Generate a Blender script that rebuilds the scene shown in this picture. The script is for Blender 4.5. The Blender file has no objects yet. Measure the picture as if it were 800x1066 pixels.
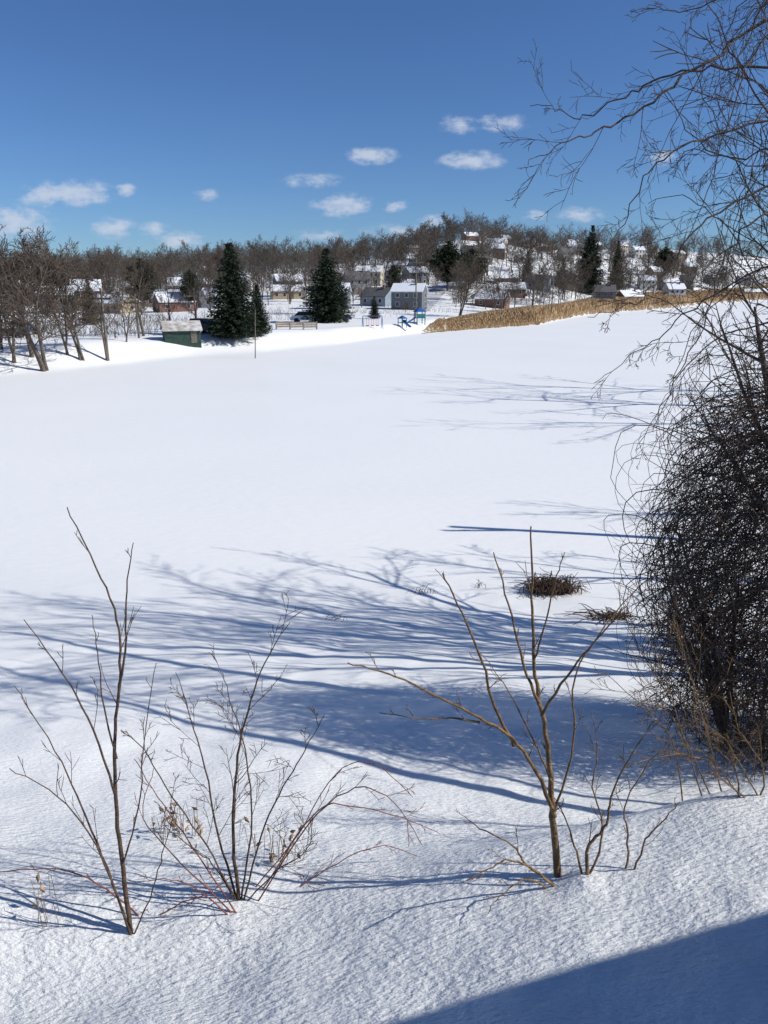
import bpy, math, random
import numpy as np
from mathutils import Vector
rnd=random.Random(7)
nr=np.random.RandomState(5)
scene=bpy.context.scene
COL=scene.collection
PITCH=math.radians(17.1); F=770.0; CAM=np.array([0.0,0.0,6.5])
cp,sp=math.cos(PITCH),math.sin(PITCH)
def ray(px,py):
    a=(px-400)/F; b=(533-py)/F
    return np.array([a, cp+b*sp, -sp+b*cp])
def at_y(px,py,y):
    d=ray(px,py); return CAM+d*(y/d[1])
# ---------------------------------------------------------------- noise
_perm=nr.permutation(256)
_g=nr.rand(256)*2*np.pi
def pn(x,y):
    xi=np.floor(x).astype(int); yi=np.floor(y).astype(int)
    xf=x-xi; yf=y-yi
    u=xf*xf*xf*(xf*(xf*6-15)+10); v=yf*yf*yf*(yf*(yf*6-15)+10)
    def g(ix,iy,dx,dy):
        h=_g[_perm[(_perm[ix&255]+iy)&255]]
        return np.cos(h)*dx+np.sin(h)*dy
    a=g(xi,yi,xf,yf); b=g(xi+1,yi,xf-1,yf); c=g(xi,yi+1,xf,yf-1); d=g(xi+1,yi+1,xf-1,yf-1)
    return (a*(1-u)+b*u)*(1-v)+(c*(1-u)+d*u)*v
def sst(t):
    t=np.clip(t,0,1); return t*t*(3-2*t)
# ---------------------------------------------------------------- terrain
SH=[(-300,400),(0,392),(60,387),(120,380),(200,371),(270,367),(350,359),(450,346),(560,338),(610,328),(700,321),(790,313),(1000,310)]
us=[];ys=[]
for a,b in SH:
    d=ray(a,b); t=-CAM[2]/d[2]; p=CAM+d*t; us.append(p[0]/p[1]); ys.append(p[1])
us=np.array(us);ys=np.array(ys)
def shore(u): return np.interp(u,us,ys)
def height(x,y):
    x=np.asarray(x,float); y=np.asarray(y,float)
    k=3.0
    yy=np.maximum(y,-2)
    yb=yy+0.35*pn(x*0.25+3,x*0+1.5)
    t=(14.6-yb)*0.28
    bank=np.log1p(np.exp(np.clip(t*k,-30,30)))/k
    crest=3.75+0.30*x+0.12*pn(x*.9+2,x*0+.3)
    wn=sst((crest-yb+.35)/.8)
    bank=bank+wn*(0.06+0.21*np.clip(x,-3,3.2)-0.06*np.maximum(0,crest-yb-.2))
    near=sst((18-y)/8)
    z=bank+near*(0.08*pn(x*0.7,y*0.7)+0.03*pn(x*2.3+9,y*2.3))
    near2=sst((7-y)/3)
    z=z+near2*(0.008*pn(x*7,y*9)+0.005*pn(x*15,y*19))
    z=z+0.02*pn(x*0.15,y*0.3)
    f=y>20
    ysafe=np.where(f,y,20.0)
    u=x/ysafe
    s=ysafe-shore(u)
    land=1.1*sst(s/7)+0.7*sst(s/5)*sst((30-s)/22)*(0.5+0.9*pn(x*0.09,y*0.07))*(u<0.08)
    A=np.interp(u,[-0.6,-0.3,-0.18,-0.08,0.02,0.1,0.2,0.3,0.6],[8,9,13,14,18,26,22,26,26])
    y0=np.maximum(shore(u)+18,120)
    hill=A*sst((ysafe-y0)/270.0)
    hill=hill+sst(s/40)*(1.6*pn(x*0.012+5,y*0.012))
    z=z+np.where(f,land+np.where(s>0,hill,0),0)
    for mx,my,mh,mr in MOUNDS:
        z=z+mh*np.exp(-((x-mx)**2+(y-my)**2)/(mr*mr))
    return z
MOUNDS=[]
def hz(x,y): return float(height(np.array([x]),np.array([y]))[0])
TS=np.geomspace(1.5,2500,3000)
def hit(px,py):
    d=ray(px,py)
    P=CAM[None]+d[None]*TS[:,None]
    h=height(P[:,0],P[:,1]); w=np.where(P[:,2]<h)[0]
    i=w[0] if len(w) else len(TS)-1
    return np.array([P[i,0],P[i,1],h[i]])
b=hit(605,918); MOUNDS.append((b[0],b[1]-0.02,0.05,0.10))
b=hit(250,938); MOUNDS.append((b[0],b[1],0.05,0.25))
b=hit(785,940); MOUNDS.append((b[0],b[1],0.04,0.13))
# ---------------------------------------------------------------- materials
def mat(name,col,rough=0.8,var=0.25,scale=5.0,bump=0.0,bscale=20,col2=None,spec=0.3):
    m=bpy.data.materials.new(name); m.use_nodes=True
    nt=m.node_tree; N=nt.nodes; L=nt.links
    bs=N['Principled BSDF']; bs.inputs['Roughness'].default_value=rough
    bs.inputs['Specular IOR Level'].default_value=spec
    tc=N.new('ShaderNodeTexCoord'); no=N.new('ShaderNodeTexNoise'); no.inputs['Scale'].default_value=scale; no.inputs['Detail'].default_value=4
    L.new(tc.outputs['Object'],no.inputs['Vector'])
    mx=N.new('ShaderNodeMix'); mx.data_type='RGBA'
    c2=col2 if col2 else tuple(c*(1-var) for c in col)
    mx.inputs[6].default_value=(*c2,1); mx.inputs[7].default_value=(*[min(1,c*(1+(var*0.5 if not col2 else 0))) for c in col],1)
    mr=N.new('ShaderNodeMapRange'); mr.inputs[1].default_value=0.35; mr.inputs[2].default_value=0.65
    L.new(no.outputs['Fac'],mr.inputs[0]); L.new(mr.outputs[0],mx.inputs[0]); L.new(mx.outputs[2],bs.inputs['Base Color'])
    if bump>0:
        n2=N.new('ShaderNodeTexNoise'); n2.inputs['Scale'].default_value=bscale; L.new(tc.outputs['Object'],n2.inputs['Vector'])
        bp=N.new('ShaderNodeBump'); bp.inputs['Strength'].default_value=bump; bp.inputs['Distance'].default_value=0.02
        L.new(n2.outputs['Fac'],bp.inputs['Height']); L.new(bp.outputs[0],bs.inputs['Normal'])
    return m
def snow_mat():
    m=bpy.data.materials.new('snow_ground'); m.use_nodes=True
    nt=m.node_tree; N=nt.nodes; L=nt.links; bs=N['Principled BSDF']
    bs.inputs['Roughness'].default_value=0.55; bs.inputs['Specular IOR Level'].default_value=0.25
    tc=N.new('ShaderNodeTexCoord')
    big=N.new('ShaderNodeTexNoise'); big.inputs['Scale'].default_value=0.09; big.inputs['Detail'].default_value=5
    L.new(tc.outputs['Object'],big.inputs['Vector'])
    mx=N.new('ShaderNodeMix'); mx.data_type='RGBA'; mx.inputs[6].default_value=(0.82,0.825,0.82,1); mx.inputs[7].default_value=(0.91,0.905,0.885,1)
    L.new(big.outputs['Fac'],mx.inputs[0])
    mp=N.new('ShaderNodeMapping'); mp.inputs['Scale'].default_value=(1,2.2,1); mp.inputs['Rotation'].default_value=(0,0,0.45); L.new(tc.outputs['Object'],mp.inputs[0])
    n1=N.new('ShaderNodeTexNoise'); n1.inputs['Scale'].default_value=20; n1.inputs['Detail'].default_value=4; n1.inputs['Roughness'].default_value=0.55
    L.new(mp.outputs[0],n1.inputs['Vector'])
    n2=N.new('ShaderNodeTexNoise'); n2.inputs['Scale'].default_value=2.2; n2.inputs['Detail'].default_value=3; L.new(mp.outputs[0],n2.inputs['Vector'])
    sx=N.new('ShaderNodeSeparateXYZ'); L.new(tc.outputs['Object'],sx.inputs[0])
    mr=N.new('ShaderNodeMapRange'); mr.inputs[1].default_value=3.4; mr.inputs[2].default_value=7; mr.inputs[3].default_value=1.0; mr.inputs[4].default_value=0.15
    L.new(sx.outputs['Y'],mr.inputs[0])
    # bank snow greyed in the base colour, standing in for its slope's weaker sun
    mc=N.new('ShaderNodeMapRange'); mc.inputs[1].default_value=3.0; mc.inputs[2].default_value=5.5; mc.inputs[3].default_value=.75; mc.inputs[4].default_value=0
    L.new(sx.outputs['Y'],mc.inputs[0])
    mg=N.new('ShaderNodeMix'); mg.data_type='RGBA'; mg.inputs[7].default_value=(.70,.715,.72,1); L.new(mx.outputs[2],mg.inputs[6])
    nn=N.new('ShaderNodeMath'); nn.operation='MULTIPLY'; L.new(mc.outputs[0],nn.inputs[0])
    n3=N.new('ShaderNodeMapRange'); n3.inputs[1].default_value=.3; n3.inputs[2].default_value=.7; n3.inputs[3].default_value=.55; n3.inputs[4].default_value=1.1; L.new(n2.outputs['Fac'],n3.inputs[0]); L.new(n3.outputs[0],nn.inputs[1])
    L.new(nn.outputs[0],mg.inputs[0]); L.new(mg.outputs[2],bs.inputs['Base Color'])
    b1=N.new('ShaderNodeBump'); b1.inputs['Distance'].default_value=0.028; L.new(n1.outputs['Fac'],b1.inputs['Height']); L.new(mr.outputs[0],b1.inputs['Strength'])
    b2=N.new('ShaderNodeBump'); b2.inputs['Distance'].default_value=0.06; b2.inputs['Strength'].default_value=0.25; L.new(n2.outputs['Fac'],b2.inputs['Height']); L.new(b1.outputs[0],b2.inputs['Normal'])
    L.new(b2.outputs[0],bs.inputs['Normal'])
    return m
M={}
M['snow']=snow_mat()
M['roofsnow']=mat('roof_snow',(0.82,0.84,0.87),0.6,0.06,1.0)
M['bark']=mat('grey_brown_bark',(0.135,0.108,0.088),0.9,0.4,4,0.5,30)
M['twig']=mat('brown_twigs',(0.115,0.088,0.068),0.9,0.35,0.6)
M['twig2']=mat('grey_twigs',(0.108,0.089,0.073),0.9,0.35,0.6)
M['nearbark']=mat('dark_bark',(0.095,0.07,0.056),0.85,0.45,12,0.6,60)
M['vine']=mat('dark_vine_bark',(0.125,0.086,0.063),0.85,0.5,5,col2=(0.055,0.04,0.033))
M['matted']=mat('matted_brown_stalks',(0.21,0.13,0.078),0.85,0.5,5,col2=(0.085,0.054,0.038))
M['shrub']=mat('shrub_bark',(0.115,0.072,0.048),0.75,0.5,25,0.6,90)
M['redcane']=mat('reddish_cane',(0.22,0.072,0.05),0.6,0.4,15)
M['tancane']=mat('tan_shrub_bark',(0.22,0.135,0.068),0.7,0.5,20,0.6,80)
M['dry']=mat('dry_leaf',(0.34,0.235,0.15),0.85,0.5,9)
M['drydark']=mat('dry_dark_grass',(0.105,0.068,0.048),0.9,0.5,6)
M['reed']=mat('reed_straw',(0.52,0.37,0.21),0.85,0.35,0.06,col2=(0.46,0.32,0.18))
M['needle']=mat('spruce_needles',(0.024,0.038,0.02),0.9,0.5,0.8)
M['needle2']=mat('pine_needles',(0.03,0.04,0.019),0.9,0.5,0.8)
M['asphalt_roof']=mat('grey_shingles',(0.13,0.125,0.125),0.9,0.3,2)
M['tanroof']=mat('patchy_snow_roof',(0.66,0.65,0.64),0.8,0.3,1.2,col2=(0.30,0.26,0.22))
M['glass']=mat('dark_window_glass',(0.03,0.035,0.045),0.15,0.2,1,spec=0.6)
M['trim']=mat('white_trim',(0.7,0.7,0.68),0.6,0.1,2)
M['brick']=mat('brick_red',(0.20,0.11,0.085),0.9,0.3,3)
M['wood']=mat('weathered_wood',(0.17,0.145,0.12),0.85,0.4,4)
M['tanwood']=mat('tan_wood',(0.25,0.20,0.15),0.85,0.3,4)
M['green']=mat('dark_green_siding',(0.03,0.06,0.045),0.7,0.25,2)
M['rubber']=mat('black_rubber',(0.02,0.02,0.02),0.8,0.1,5)
M['pblue']=mat('blue_plastic',(0.03,0.10,0.32),0.4,0.1,2)
M['pgreen']=mat('green_plastic',(0.03,0.17,0.14),0.4,0.1,2)
M['pred']=mat('red_plastic',(0.4,0.05,0.04),0.4,0.1,2)
M['road']=mat('slushy_snow_road',(0.66,0.67,0.69),0.7,0.3,0.3,col2=(0.40,0.40,0.41))
WALLS=[mat('siding_'+n,c,0.8,0.12,1.5) for n,c in [('white',(0.62,0.61,0.58)),('cream',(0.50,0.44,0.34)),('grey',(0.28,0.28,0.28)),('brown',(0.2,0.13,0.09)),('blue_grey',(0.25,0.30,0.35)),('tan',(0.38,0.30,0.21)),('slate',(0.14,0.15,0.16))]]+[M['brick']]
CARS=[mat('paint_'+n,c,0.3,0.05,1,spec=0.5) for n,c in [('white',(0.7,0.7,0.7)),('black',(0.02,0.02,0.025)),('silver',(0.4,0.42,0.44)),('red',(0.25,0.03,0.03)),('blue',(0.03,0.05,0.12))]]
# ---------------------------------------------------------------- mesh helpers
class Tubes:
    def __init__(s): s.v=[];s.f=[];s.n=0
    def add(s,pts,rad,sides=4):
        P=np.asarray(pts,float); n=len(P); R=np.asarray(rad,float)
        T=np.empty_like(P); T[1:-1]=P[2:]-P[:-2]; T[0]=P[1]-P[0]; T[-1]=P[-1]-P[-2]
        T/=np.sqrt((T*T).sum(1))[:,None]+1e-9
        m=P[-1]-P[0]; ref=EYE[int(np.argmin(np.abs(m)))]
        U=np.cross(T,ref); U/=np.sqrt((U*U).sum(1))[:,None]+1e-9
        V=np.cross(T,U)
        ca,sa=CS[sides] if sides in CS else CS.setdefault(sides,(np.cos(np.arange(sides)*2*np.pi/sides)[None,:,None],np.sin(np.arange(sides)*2*np.pi/sides)[None,:,None]))
        ring=(P[:,None]+R[:,None,None]*(ca*U[:,None]+sa*V[:,None])).reshape(-1,3)
        s.v.append(ring)
        key=(n,sides)
        q=QC.get(key)
        if q is None:
            i=np.arange(n-1)[:,None]*sides; j=np.arange(sides)[None]; j2=(j+1)%sides
            q=QC[key]=np.stack([i+j,i+j2,i+sides+j2,i+sides+j],-1).reshape(-1,4)
        s.f.append(q+s.n); s.n+=n*sides
    def arrays(s): return np.concatenate(s.v),np.concatenate(s.f)
    def mesh(s,name,m,smooth=True):
        v,f=s.arrays(); return np_mesh(name,v,f,m,smooth)
EYE=np.eye(3); CS={}; QC={}
def np_mesh(name,v,f,m,smooth=False):
    me=bpy.data.meshes.new(name); k=f.shape[1]
    me.vertices.add(len(v)); me.vertices.foreach_set('co',v.astype(np.float32).ravel())
    me.loops.add(f.size); me.loops.foreach_set('vertex_index',f.astype(np.int32).ravel())
    me.polygons.add(len(f)); me.polygons.foreach_set('loop_start',np.arange(0,f.size,k,dtype=np.int32))
    me.polygons.foreach_set('loop_total',np.full(len(f),k,dtype=np.int32))
    if smooth: me.polygons.foreach_set('use_smooth',np.ones(len(f),dtype=bool))
    me.update(calc_edges=True); me.materials.append(m); return me
def obj(name,me,parent=None,loc=(0,0,0),rot=0):
    o=bpy.data.objects.new(name,me); COL.objects.link(o); o.location=loc; o.rotation_euler=(0,0,rot)
    if parent: o.parent=parent
    return o
def tag(o,label,cat,group=None):
    o["label"]=label; o["category"]=cat
    if group: o["group"]=group
def empty(name,loc=(0,0,0),rot=0,s=1):
    o=bpy.data.objects.new(name,None); COL.objects.link(o); o.location=loc; o.rotation_euler=(0,0,rot); o.scale=(s,s,s); o.empty_display_size=0.3; return o
KIDS={}
def copy_thing(src,loc,rot,s,label=None,group=None):
    c=src.copy(); COL.objects.link(c); c.location=loc; c.rotation_euler=(0,0,rot); c.scale=s if isinstance(s,tuple) else (s,s,s)
    if label: c["label"]=label
    if group: c["group"]=group
    def rec(a,b):
        if a.name not in KIDS: KIDS[a.name]=[x for x in a.children]
        for ch in KIDS[a.name]:
            k=ch.copy(); COL.objects.link(k); k.parent=b; rec(ch,k)
    rec(src,c); return c
class Boxes:
    def __init__(s): s.v=[];s.f=[];s.n=0
    def box(s,x0,x1,y0,y1,z0,z1):
        s.v+= [(x0,y0,z0),(x1,y0,z0),(x1,y1,z0),(x0,y1,z0),(x0,y0,z1),(x1,y0,z1),(x1,y1,z1),(x0,y1,z1)]
        for q in [(0,3,2,1),(4,5,6,7),(0,1,5,4),(1,2,6,5),(2,3,7,6),(3,0,4,7)]: s.f.append(tuple(i+s.n for i in q))
        s.n+=8
    def poly(s,verts,faces):
        s.v+=verts
        for q in faces: s.f.append(tuple(i+s.n for i in q))
        s.n+=len(verts)
    def mesh(s,name,m,bevel=0):
        me=bpy.data.meshes.new(name); me.from_pydata(s.v,[],s.f); me.materials.append(m); me.update(); return me
# ---------------------------------------------------------------- growth
def nrm(v):
    return v/(math.sqrt(float(v[0]*v[0]+v[1]*v[1]+v[2]*v[2]))+1e-9)
def rv(): return np.array([rnd.gauss(0,1),rnd.gauss(0,1),rnd.gauss(0,1)])
def cross(a,b): return np.array([a[1]*b[2]-a[2]*b[1],a[2]*b[0]-a[0]*b[2],a[0]*b[1]-a[1]*b[0]])
def grow(T,p,d,L,r,lvl,cfg):
    n=max(3,int(cfg['n'][lvl])); d=nrm(np.array(d,float)); p=np.array(p,float)
    pts=[p]; dirs=[d]
    for i in range(n):
        d=nrm(d+rv()*cfg['wig'][lvl]+np.array([0,0,cfg['up'][lvl]]))
        p=p+d*(L/n); pts.append(p); dirs.append(d)
    tp=np.linspace(0,1,n+1); rad=np.maximum(r*(1-tp*cfg['taper'][lvl]),cfg['rmin'])
    rad[-1]*=.6
    T[0 if lvl<=cfg.get('tl',1) else 1].add(pts,rad,cfg['sides'][lvl])
    if lvl+1<len(cfg['n']):
        k=cfg['kids'][lvl]
        for j in range(k):
            t=cfg['t0'][lvl]+(0.98-cfg['t0'][lvl])*(j+rnd.random())/k
            i=min(n-1,int(t*n)); fr=t*n-i
            q=pts[i]*(1-fr)+pts[i+1]*fr; dd=dirs[i]
            side=nrm(cross(dd,rv())); ang=math.radians(cfg['ang'][lvl]*rnd.uniform(0.7,1.3))
            nd=dd*math.cos(ang)+side*math.sin(ang)
            grow(T,q,nd,L*cfg['ratio'][lvl]*rnd.uniform(0.65,1.2)*(1.15-0.55*t),max(rad[i]*cfg['rr'][lvl],cfg['rmin']),lvl+1,cfg)
def make_tree(name,H,cfg,mt,mc,base_r,stems=1,lean=0.1,dirs=None):
    e=empty(name); T=[Tubes(),Tubes()]
    for s in range(stems):
        d=np.array([rnd.gauss(0,lean),rnd.gauss(0,lean),1.0]) if dirs is None else np.array(dirs[s])
        grow(T,[rnd.uniform(-.25,.25)*(stems>1),rnd.uniform(-.25,.25)*(stems>1),-0.3],d,H*rnd.uniform(0.85,1.0),base_r*(1 if dirs is None else [1.4,.6,1.1,.6,1.3,.7,1.2,.7,1,.6][s%10]),0,cfg)
    obj('trunk',T[0].mesh('trunk_mesh',mt),e); obj('crown',T[1].mesh('crown_mesh',mc),e)
    zm=float(max(x[:,2].max() for x in T[1].v)); e["crown_top"]=zm
    return e
cfgfar=dict(n=[8,5,4,3],wig=[.07,.12,.14,.16],up=[.03,.06,.05,.02],taper=[.8,.75,.7,.6],rmin=0.017,sides=[6,4,3,3],kids=[17,9,6],t0=[.25,.15,.1],ang=[42,38,38],ratio=[.46,.45,.5],rr=[.42,.5,.55],tl=1)
cfgnear=dict(n=[10,8,6,4],wig=[.05,.10,.12,.14],up=[.03,.05,.02,-.01],taper=[.75,.8,.8,.6],rmin=0.008,sides=[8,6,4,3],kids=[11,7,5],t0=[.25,.15,.12],ang=[48,40,42],ratio=[.55,.5,.45],rr=[.5,.5,.5],tl=1)
far=[]
for i in range(6):
    st=[1,1,1,2,1,3][i]
    t=make_tree('bare_tree',10,cfgfar if st==1 else dict(cfgfar,kids=[14,8,6],t0=[.22,.15,.1],ang=[50,40,38],ratio=[.5,.45,.5]),M['bark'],M['twig'] if i%2 else M['twig2'],0.17 if st==1 else .13,st,0.05 if st==1 else .14)
    far.append(t)
FT=[t["crown_top"] for t in far]
for t in far: del t["crown_top"]
# ---------------------------------------------------------------- conifers
def conifer(name,H,Rm,m,prof='cone',gap=0.0):
    e=empty(name); T=Tubes(); T.add([[0,0,-.3],[0,0,H*.5],[0,0,H*.98]],[H*.018,H*.012,.02],6)
    obj('trunk',T.mesh('trunk_mesh',M['bark']),e)
    V=[];Fc=[]
    nw=int(H*3.2)
    for w in range(nw):
        h=(w+.5)/nw
        if prof=='cone': R=Rm*(1-h)**0.8*(0.6+0.4*min(1,h/0.08)); z0=H*(0.04+0.95*h)
        elif prof=='full': R=Rm*(1-h**1.7)**.9*(0.7+.3*min(1,h/.15)); z0=H*(0.03+.95*h)
        else: R=Rm*math.sin(math.pi*min(1,(h*0.9+.12)))**0.7; z0=H*(0.18+0.8*h)
        nb=max(5,int(14*R/Rm)+3); off=rnd.random()*6.28
        for b in range(nb):
            a=off+b*6.283/nb+rnd.gauss(0,.15); Rb=R*rnd.uniform(.66,1.18)
            if rnd.random()<gap: continue
            ns=max(3,int(Rb*4.2))
            for k in range(ns):
                f=(k+.7)/ns; r=Rb*f
                drop=-0.28*r+0.18*r*f if prof!='oval' else 0.15*r
                c=np.array([math.cos(a)*r,math.sin(a)*r,z0+drop])
                for q in range(4):
                    s=rnd.uniform(.16,.34)*(1.15-.4*f)*(H/11)**.5
                    dv=nrm(np.array([math.cos(a),math.sin(a),-.3])+rv()*.55); sd=nrm(cross(dv,rv()))
                    c2=c+rv()*.09
                    n=len(V); V+= [c2-sd*s*.35,c2+sd*s*.35,c2+dv*s*1.5]; Fc.append((n,n+1,n+2))
    obj('crown',np_mesh('crown_mesh',np.array(V),np.array(Fc),m),e)
    return e
sprA=conifer('spruce_tree',12,2.9,M['needle']); sprF=conifer('spruce_tree',12,3.0,M['needle'],'full',.05); sprB=conifer('spruce_tree',10,3.0,M['needle2'],gap=.12); pinA=conifer('pine_tree',11,3.0,M['needle2'],'oval',.15)
# ---------------------------------------------------------------- houses
def house(name,w,d,h,rh,wi,snowroof=True,ov=.45,door=True,nwin=3,storeys=1,chim=True):
    e=empty(name)
    W=Boxes(); x,y=w/2,d/2
    W.poly([(-x,-y,-1.5),(x,-y,-1.5),(x,y,-1.5),(-x,y,-1.5),(-x,-y,h),(x,-y,h),(x,y,h),(-x,y,h),(-x,0,h+rh),(x,0,h+rh)],
      [(0,1,5,4),(2,3,7,6),(1,2,6,9,5),(3,0,4,8,7),(0,3,2,1)])
    obj('wall',W.mesh('wall_mesh',WALLS[wi]),e)
    R=Boxes(); t=.22; sl=rh/y; X=x+ov*.7; Y=y+ov; ze=h-sl*ov
    for s in (-1,1):
        R.poly([(-X,s*Y,ze+.03),(X,s*Y,ze+.03),(X,0,h+rh+.03),(-X,0,h+rh+.03),(-X,s*Y,ze+.03+t),(X,s*Y,ze+.03+t),(X,0,h+rh+.03+t),(-X,0,h+rh+.03+t)],
          [(0,1,2,3),(4,5,6,7),(0,1,5,4),(0,3,7,4),(1,2,6,5)])
    ro=obj('roof',R.mesh('roof_mesh',M['roofsnow'] if snowroof else M['asphalt_roof']),e)
    if chim:
        C=Boxes(); C.box(w*.2,w*.2+.6,-.9,-.3,h+rh*.4,h+rh+.9); C.box(w*.2-.07,w*.2+.67,-.97,-.23,h+rh+.9,h+rh+1.05)
        obj('chimney',C.mesh('chimney_mesh',M['brick']),ro)
    def win(cx,cz,ax,ww=1.0,wh=1.2):
        fr=Boxes(); gl=Boxes()
        if ax=='f':
            fr.box(cx-ww/2-.1,cx+ww/2+.1,-y-.06,-y-.002,cz-wh/2-.1,cz+wh/2+.1); gl.box(cx-ww/2,cx+ww/2,-y-.09,-y-.061,cz-wh/2,cz+wh/2)
        else:
            s=1 if ax=='r' else -1
            a,b=sorted((s*(x+.002),s*(x+.06))); fr.box(a,b,cx-ww/2-.1,cx+ww/2+.1,cz-wh/2-.1,cz+wh/2+.1)
            a,b=sorted((s*(x+.061),s*(x+.09))); gl.box(a,b,cx-ww/2,cx+ww/2,cz-wh/2,cz+wh/2)
        o=obj('window',gl.mesh('window_glass_mesh',M['glass']),e); obj('frame',fr.mesh('window_frame_mesh',M['trim']),o)
    if nwin:
      for s in range(storeys):
        zc=1.6+s*2.7
        for i in range(nwin):
            cx=-w/2+w*(i+.7)/(nwin+.4)
            if s==0 and door and i==nwin//2: continue
            win(cx,zc,'f')
        win(0.6,zc,'r'); win(-.8,zc,'l')
    if door:
        D=Boxes(); cx=-w/2+w*(nwin//2+.7)/(nwin+.4); D.box(cx-.5,cx+.5,-y-.08,-y-.003,0,2.1)
        obj('door',D.mesh('door_mesh',M['brick']),e)
    return e
protos=[]
for i,(w,d,h,rh,wi,sn,st,nw) in enumerate([(10,8,3.0,2.4,0,True,1,3),(11,8,5.6,2.2,1,True,2,4),(9,7.5,5.4,2.8,2,False,2,3),(13,8,3.0,2.0,5,True,1,4),(8.5,8,5.5,3,3,True,2,3),(10,8,3.1,2.6,4,False,1,3),(10,7,5.5,2.2,6,True,2,3),(11,8,3,2.5,7,True,1,3),(9,8,5.6,2.6,0,True,2,3)]):
    protos.append(house('house',w,d,h,rh,wi,sn,storeys=st,nwin=nw))
HL=['white single-storey house with snowy gable roof','cream two-storey house with snow on its roof','grey two-storey house with bare shingle roof','long tan house with snow-covered roof','brown two-storey house with steep snowy roof','blue-grey house with bare grey roof','slate two-storey house with snowy roof','red brick house with snow-covered roof','white two-storey house with snowy gable roof']
placed=[]
def free(x,y,r):
    return all((x-a)**2+(y-b)**2>max(0,(r+c))**2 for a,b,c in placed)
def bx(px,y): return at_y(px,300,y)[0]
first=[True]*len(protos)
def put_house(i,x,y,rot,s=.68):
    z=hz(x,y); lab=HL[i]+' on the hillside'
    if first[i]:
        o=protos[i]; o.location=(x,y,z); o.rotation_euler=(0,0,rot); o.scale=(s,s,s); first[i]=False; tag(o,lab,'house','houses on the snowy hillside')
    else: copy_thing(protos[i],(x,y,z),rot,s,lab,'houses on the snowy hillside')
    placed.append((x,y,6))
for px,y,i in [(212,160,0),(190,190,8),(165,170,3),(90,165,4),(385,225,1),(438,245,5),(425,280,0),(372,200,2),(300,200,6),(560,225,5),(585,245,3),(545,290,0),(660,390,8),(700,400,1),(745,395,3),(640,360,0),(715,370,4),(500,270,2),(515,310,1)]:
    x=bx(px,y)
    if y-shore(x/y)>15: put_house(i,x,y,rnd.uniform(-.5,.5))
for y in [145,170,195,225,255,290,325,360,400,425]:
    px=-60+rnd.uniform(0,60)
    while px<900:
        x=bx(px,y); yy=y+rnd.uniform(-8,8)
        if yy-shore(x/yy)>30 and free(x,yy,3) and rnd.random()<(.75 if px>420 else (.5 if y<200 else .35)) and not (250<px<420 and y>240) and not (452<px<482):
            put_house(rnd.randrange(9),x,yy,rnd.uniform(-.6,.6),.62)
        px+=rnd.uniform(17,26)*770/y/1.6
# snowy road climbing the hill between the trees
rp=[]
for y,px in [(150,446),(185,455),(225,460),(270,460),(320,456),(380,452)]: rp.append((bx(px,y),y))
rp=np.array(rp); yy_=np.linspace(150,380,90); xx_=np.interp(yy_,rp[:,1],rp[:,0])+2*np.sin(yy_*.03)
Vr=[];Fr=[]
for i_,(a,b_) in enumerate(zip(xx_,yy_)):
    for o_ in (-2.4,-.8,.8,2.4): Vr.append((a+o_,b_,hz(a+o_,b_)+.06))
    if i_:
        for j_ in range(3): k_=(i_-1)*4+j_; Fr.append((k_,k_+1,k_+5,k_+4))
o=obj('road',np_mesh('road_mesh',np.array(Vr),np.array(Fr),M['road'])); o["kind"]="structure"
for a,b_ in zip(xx_[::3],yy_[::3]): placed.append((a,b_,3.2))
# ---------------------------------------------------------------- green lakeside shed
p=hit(181,364)
shed=house('boat_shed',4.9,4.2,1.9,1.0,0,True,ov=.35,nwin=0,chim=False,door=False)
D=Boxes(); D.box(-2.2,-1.5,-2.16,-2.103,.9,1.4); obj('window',D.mesh('window_mesh',M['glass']),shed)
D=Boxes(); D.box(1.1,1.9,-2.16,-2.103,0,1.7); obj('door',D.mesh('door_mesh',M['wood']),shed)
for c in shed.children:
    if c.name.startswith('wall'): c.data.materials[0]=M['green']
    if c.name.startswith('roof'): c.data.materials[0]=M['tanroof']
shed.location=(p[0],p[1]+3.2,hz(p[0],p[1]+3.2)-.15); shed.rotation_euler=(0,0,.35); shed.scale=(.70,.70,.66)
tag(shed,'small dark green shed with patchy snowy roof on the lake shore','shed'); placed.append((p[0],p[1]+3.2,4))
# ---------------------------------------------------------------- trees on the far side
TG='bare winter trees across the frozen lake'
cnt=[0]; usedfar=[False]*6
TL=['bare grey-brown deciduous tree standing in snow','bare brown deciduous tree with fine twigs in snow','bare grey-brown tree with spreading crown in snow','bare two-stemmed brown tree standing in snow','bare grey-brown tree with straight trunk in snow','bare multi-stemmed brown tree standing in snow']
def put_tree(i,x,y,Hm,rot=None,label=None,wide=1.0):
    s=Hm/FT[i]; z=hz(x,y)-.05; rot=rnd.random()*6.28 if rot is None else rot
    if not usedfar[i]:
        usedfar[i]=True; o=far[i]; o.location=(x,y,z); o.rotation_euler=(0,0,rot); o.scale=(s*wide,s*wide,s); tag(o,label or TL[i],'tree',TG)
    else: copy_thing(far[i],(x,y,z),rot,(s*wide,s*wide,s),label or TL[i],TG)
    cnt[0]+=1
def top_h(px,pb,pt):
    p=hit(px,pb); q=at_y(px,pt,p[1]); return p,q[2]-p[2]
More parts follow.
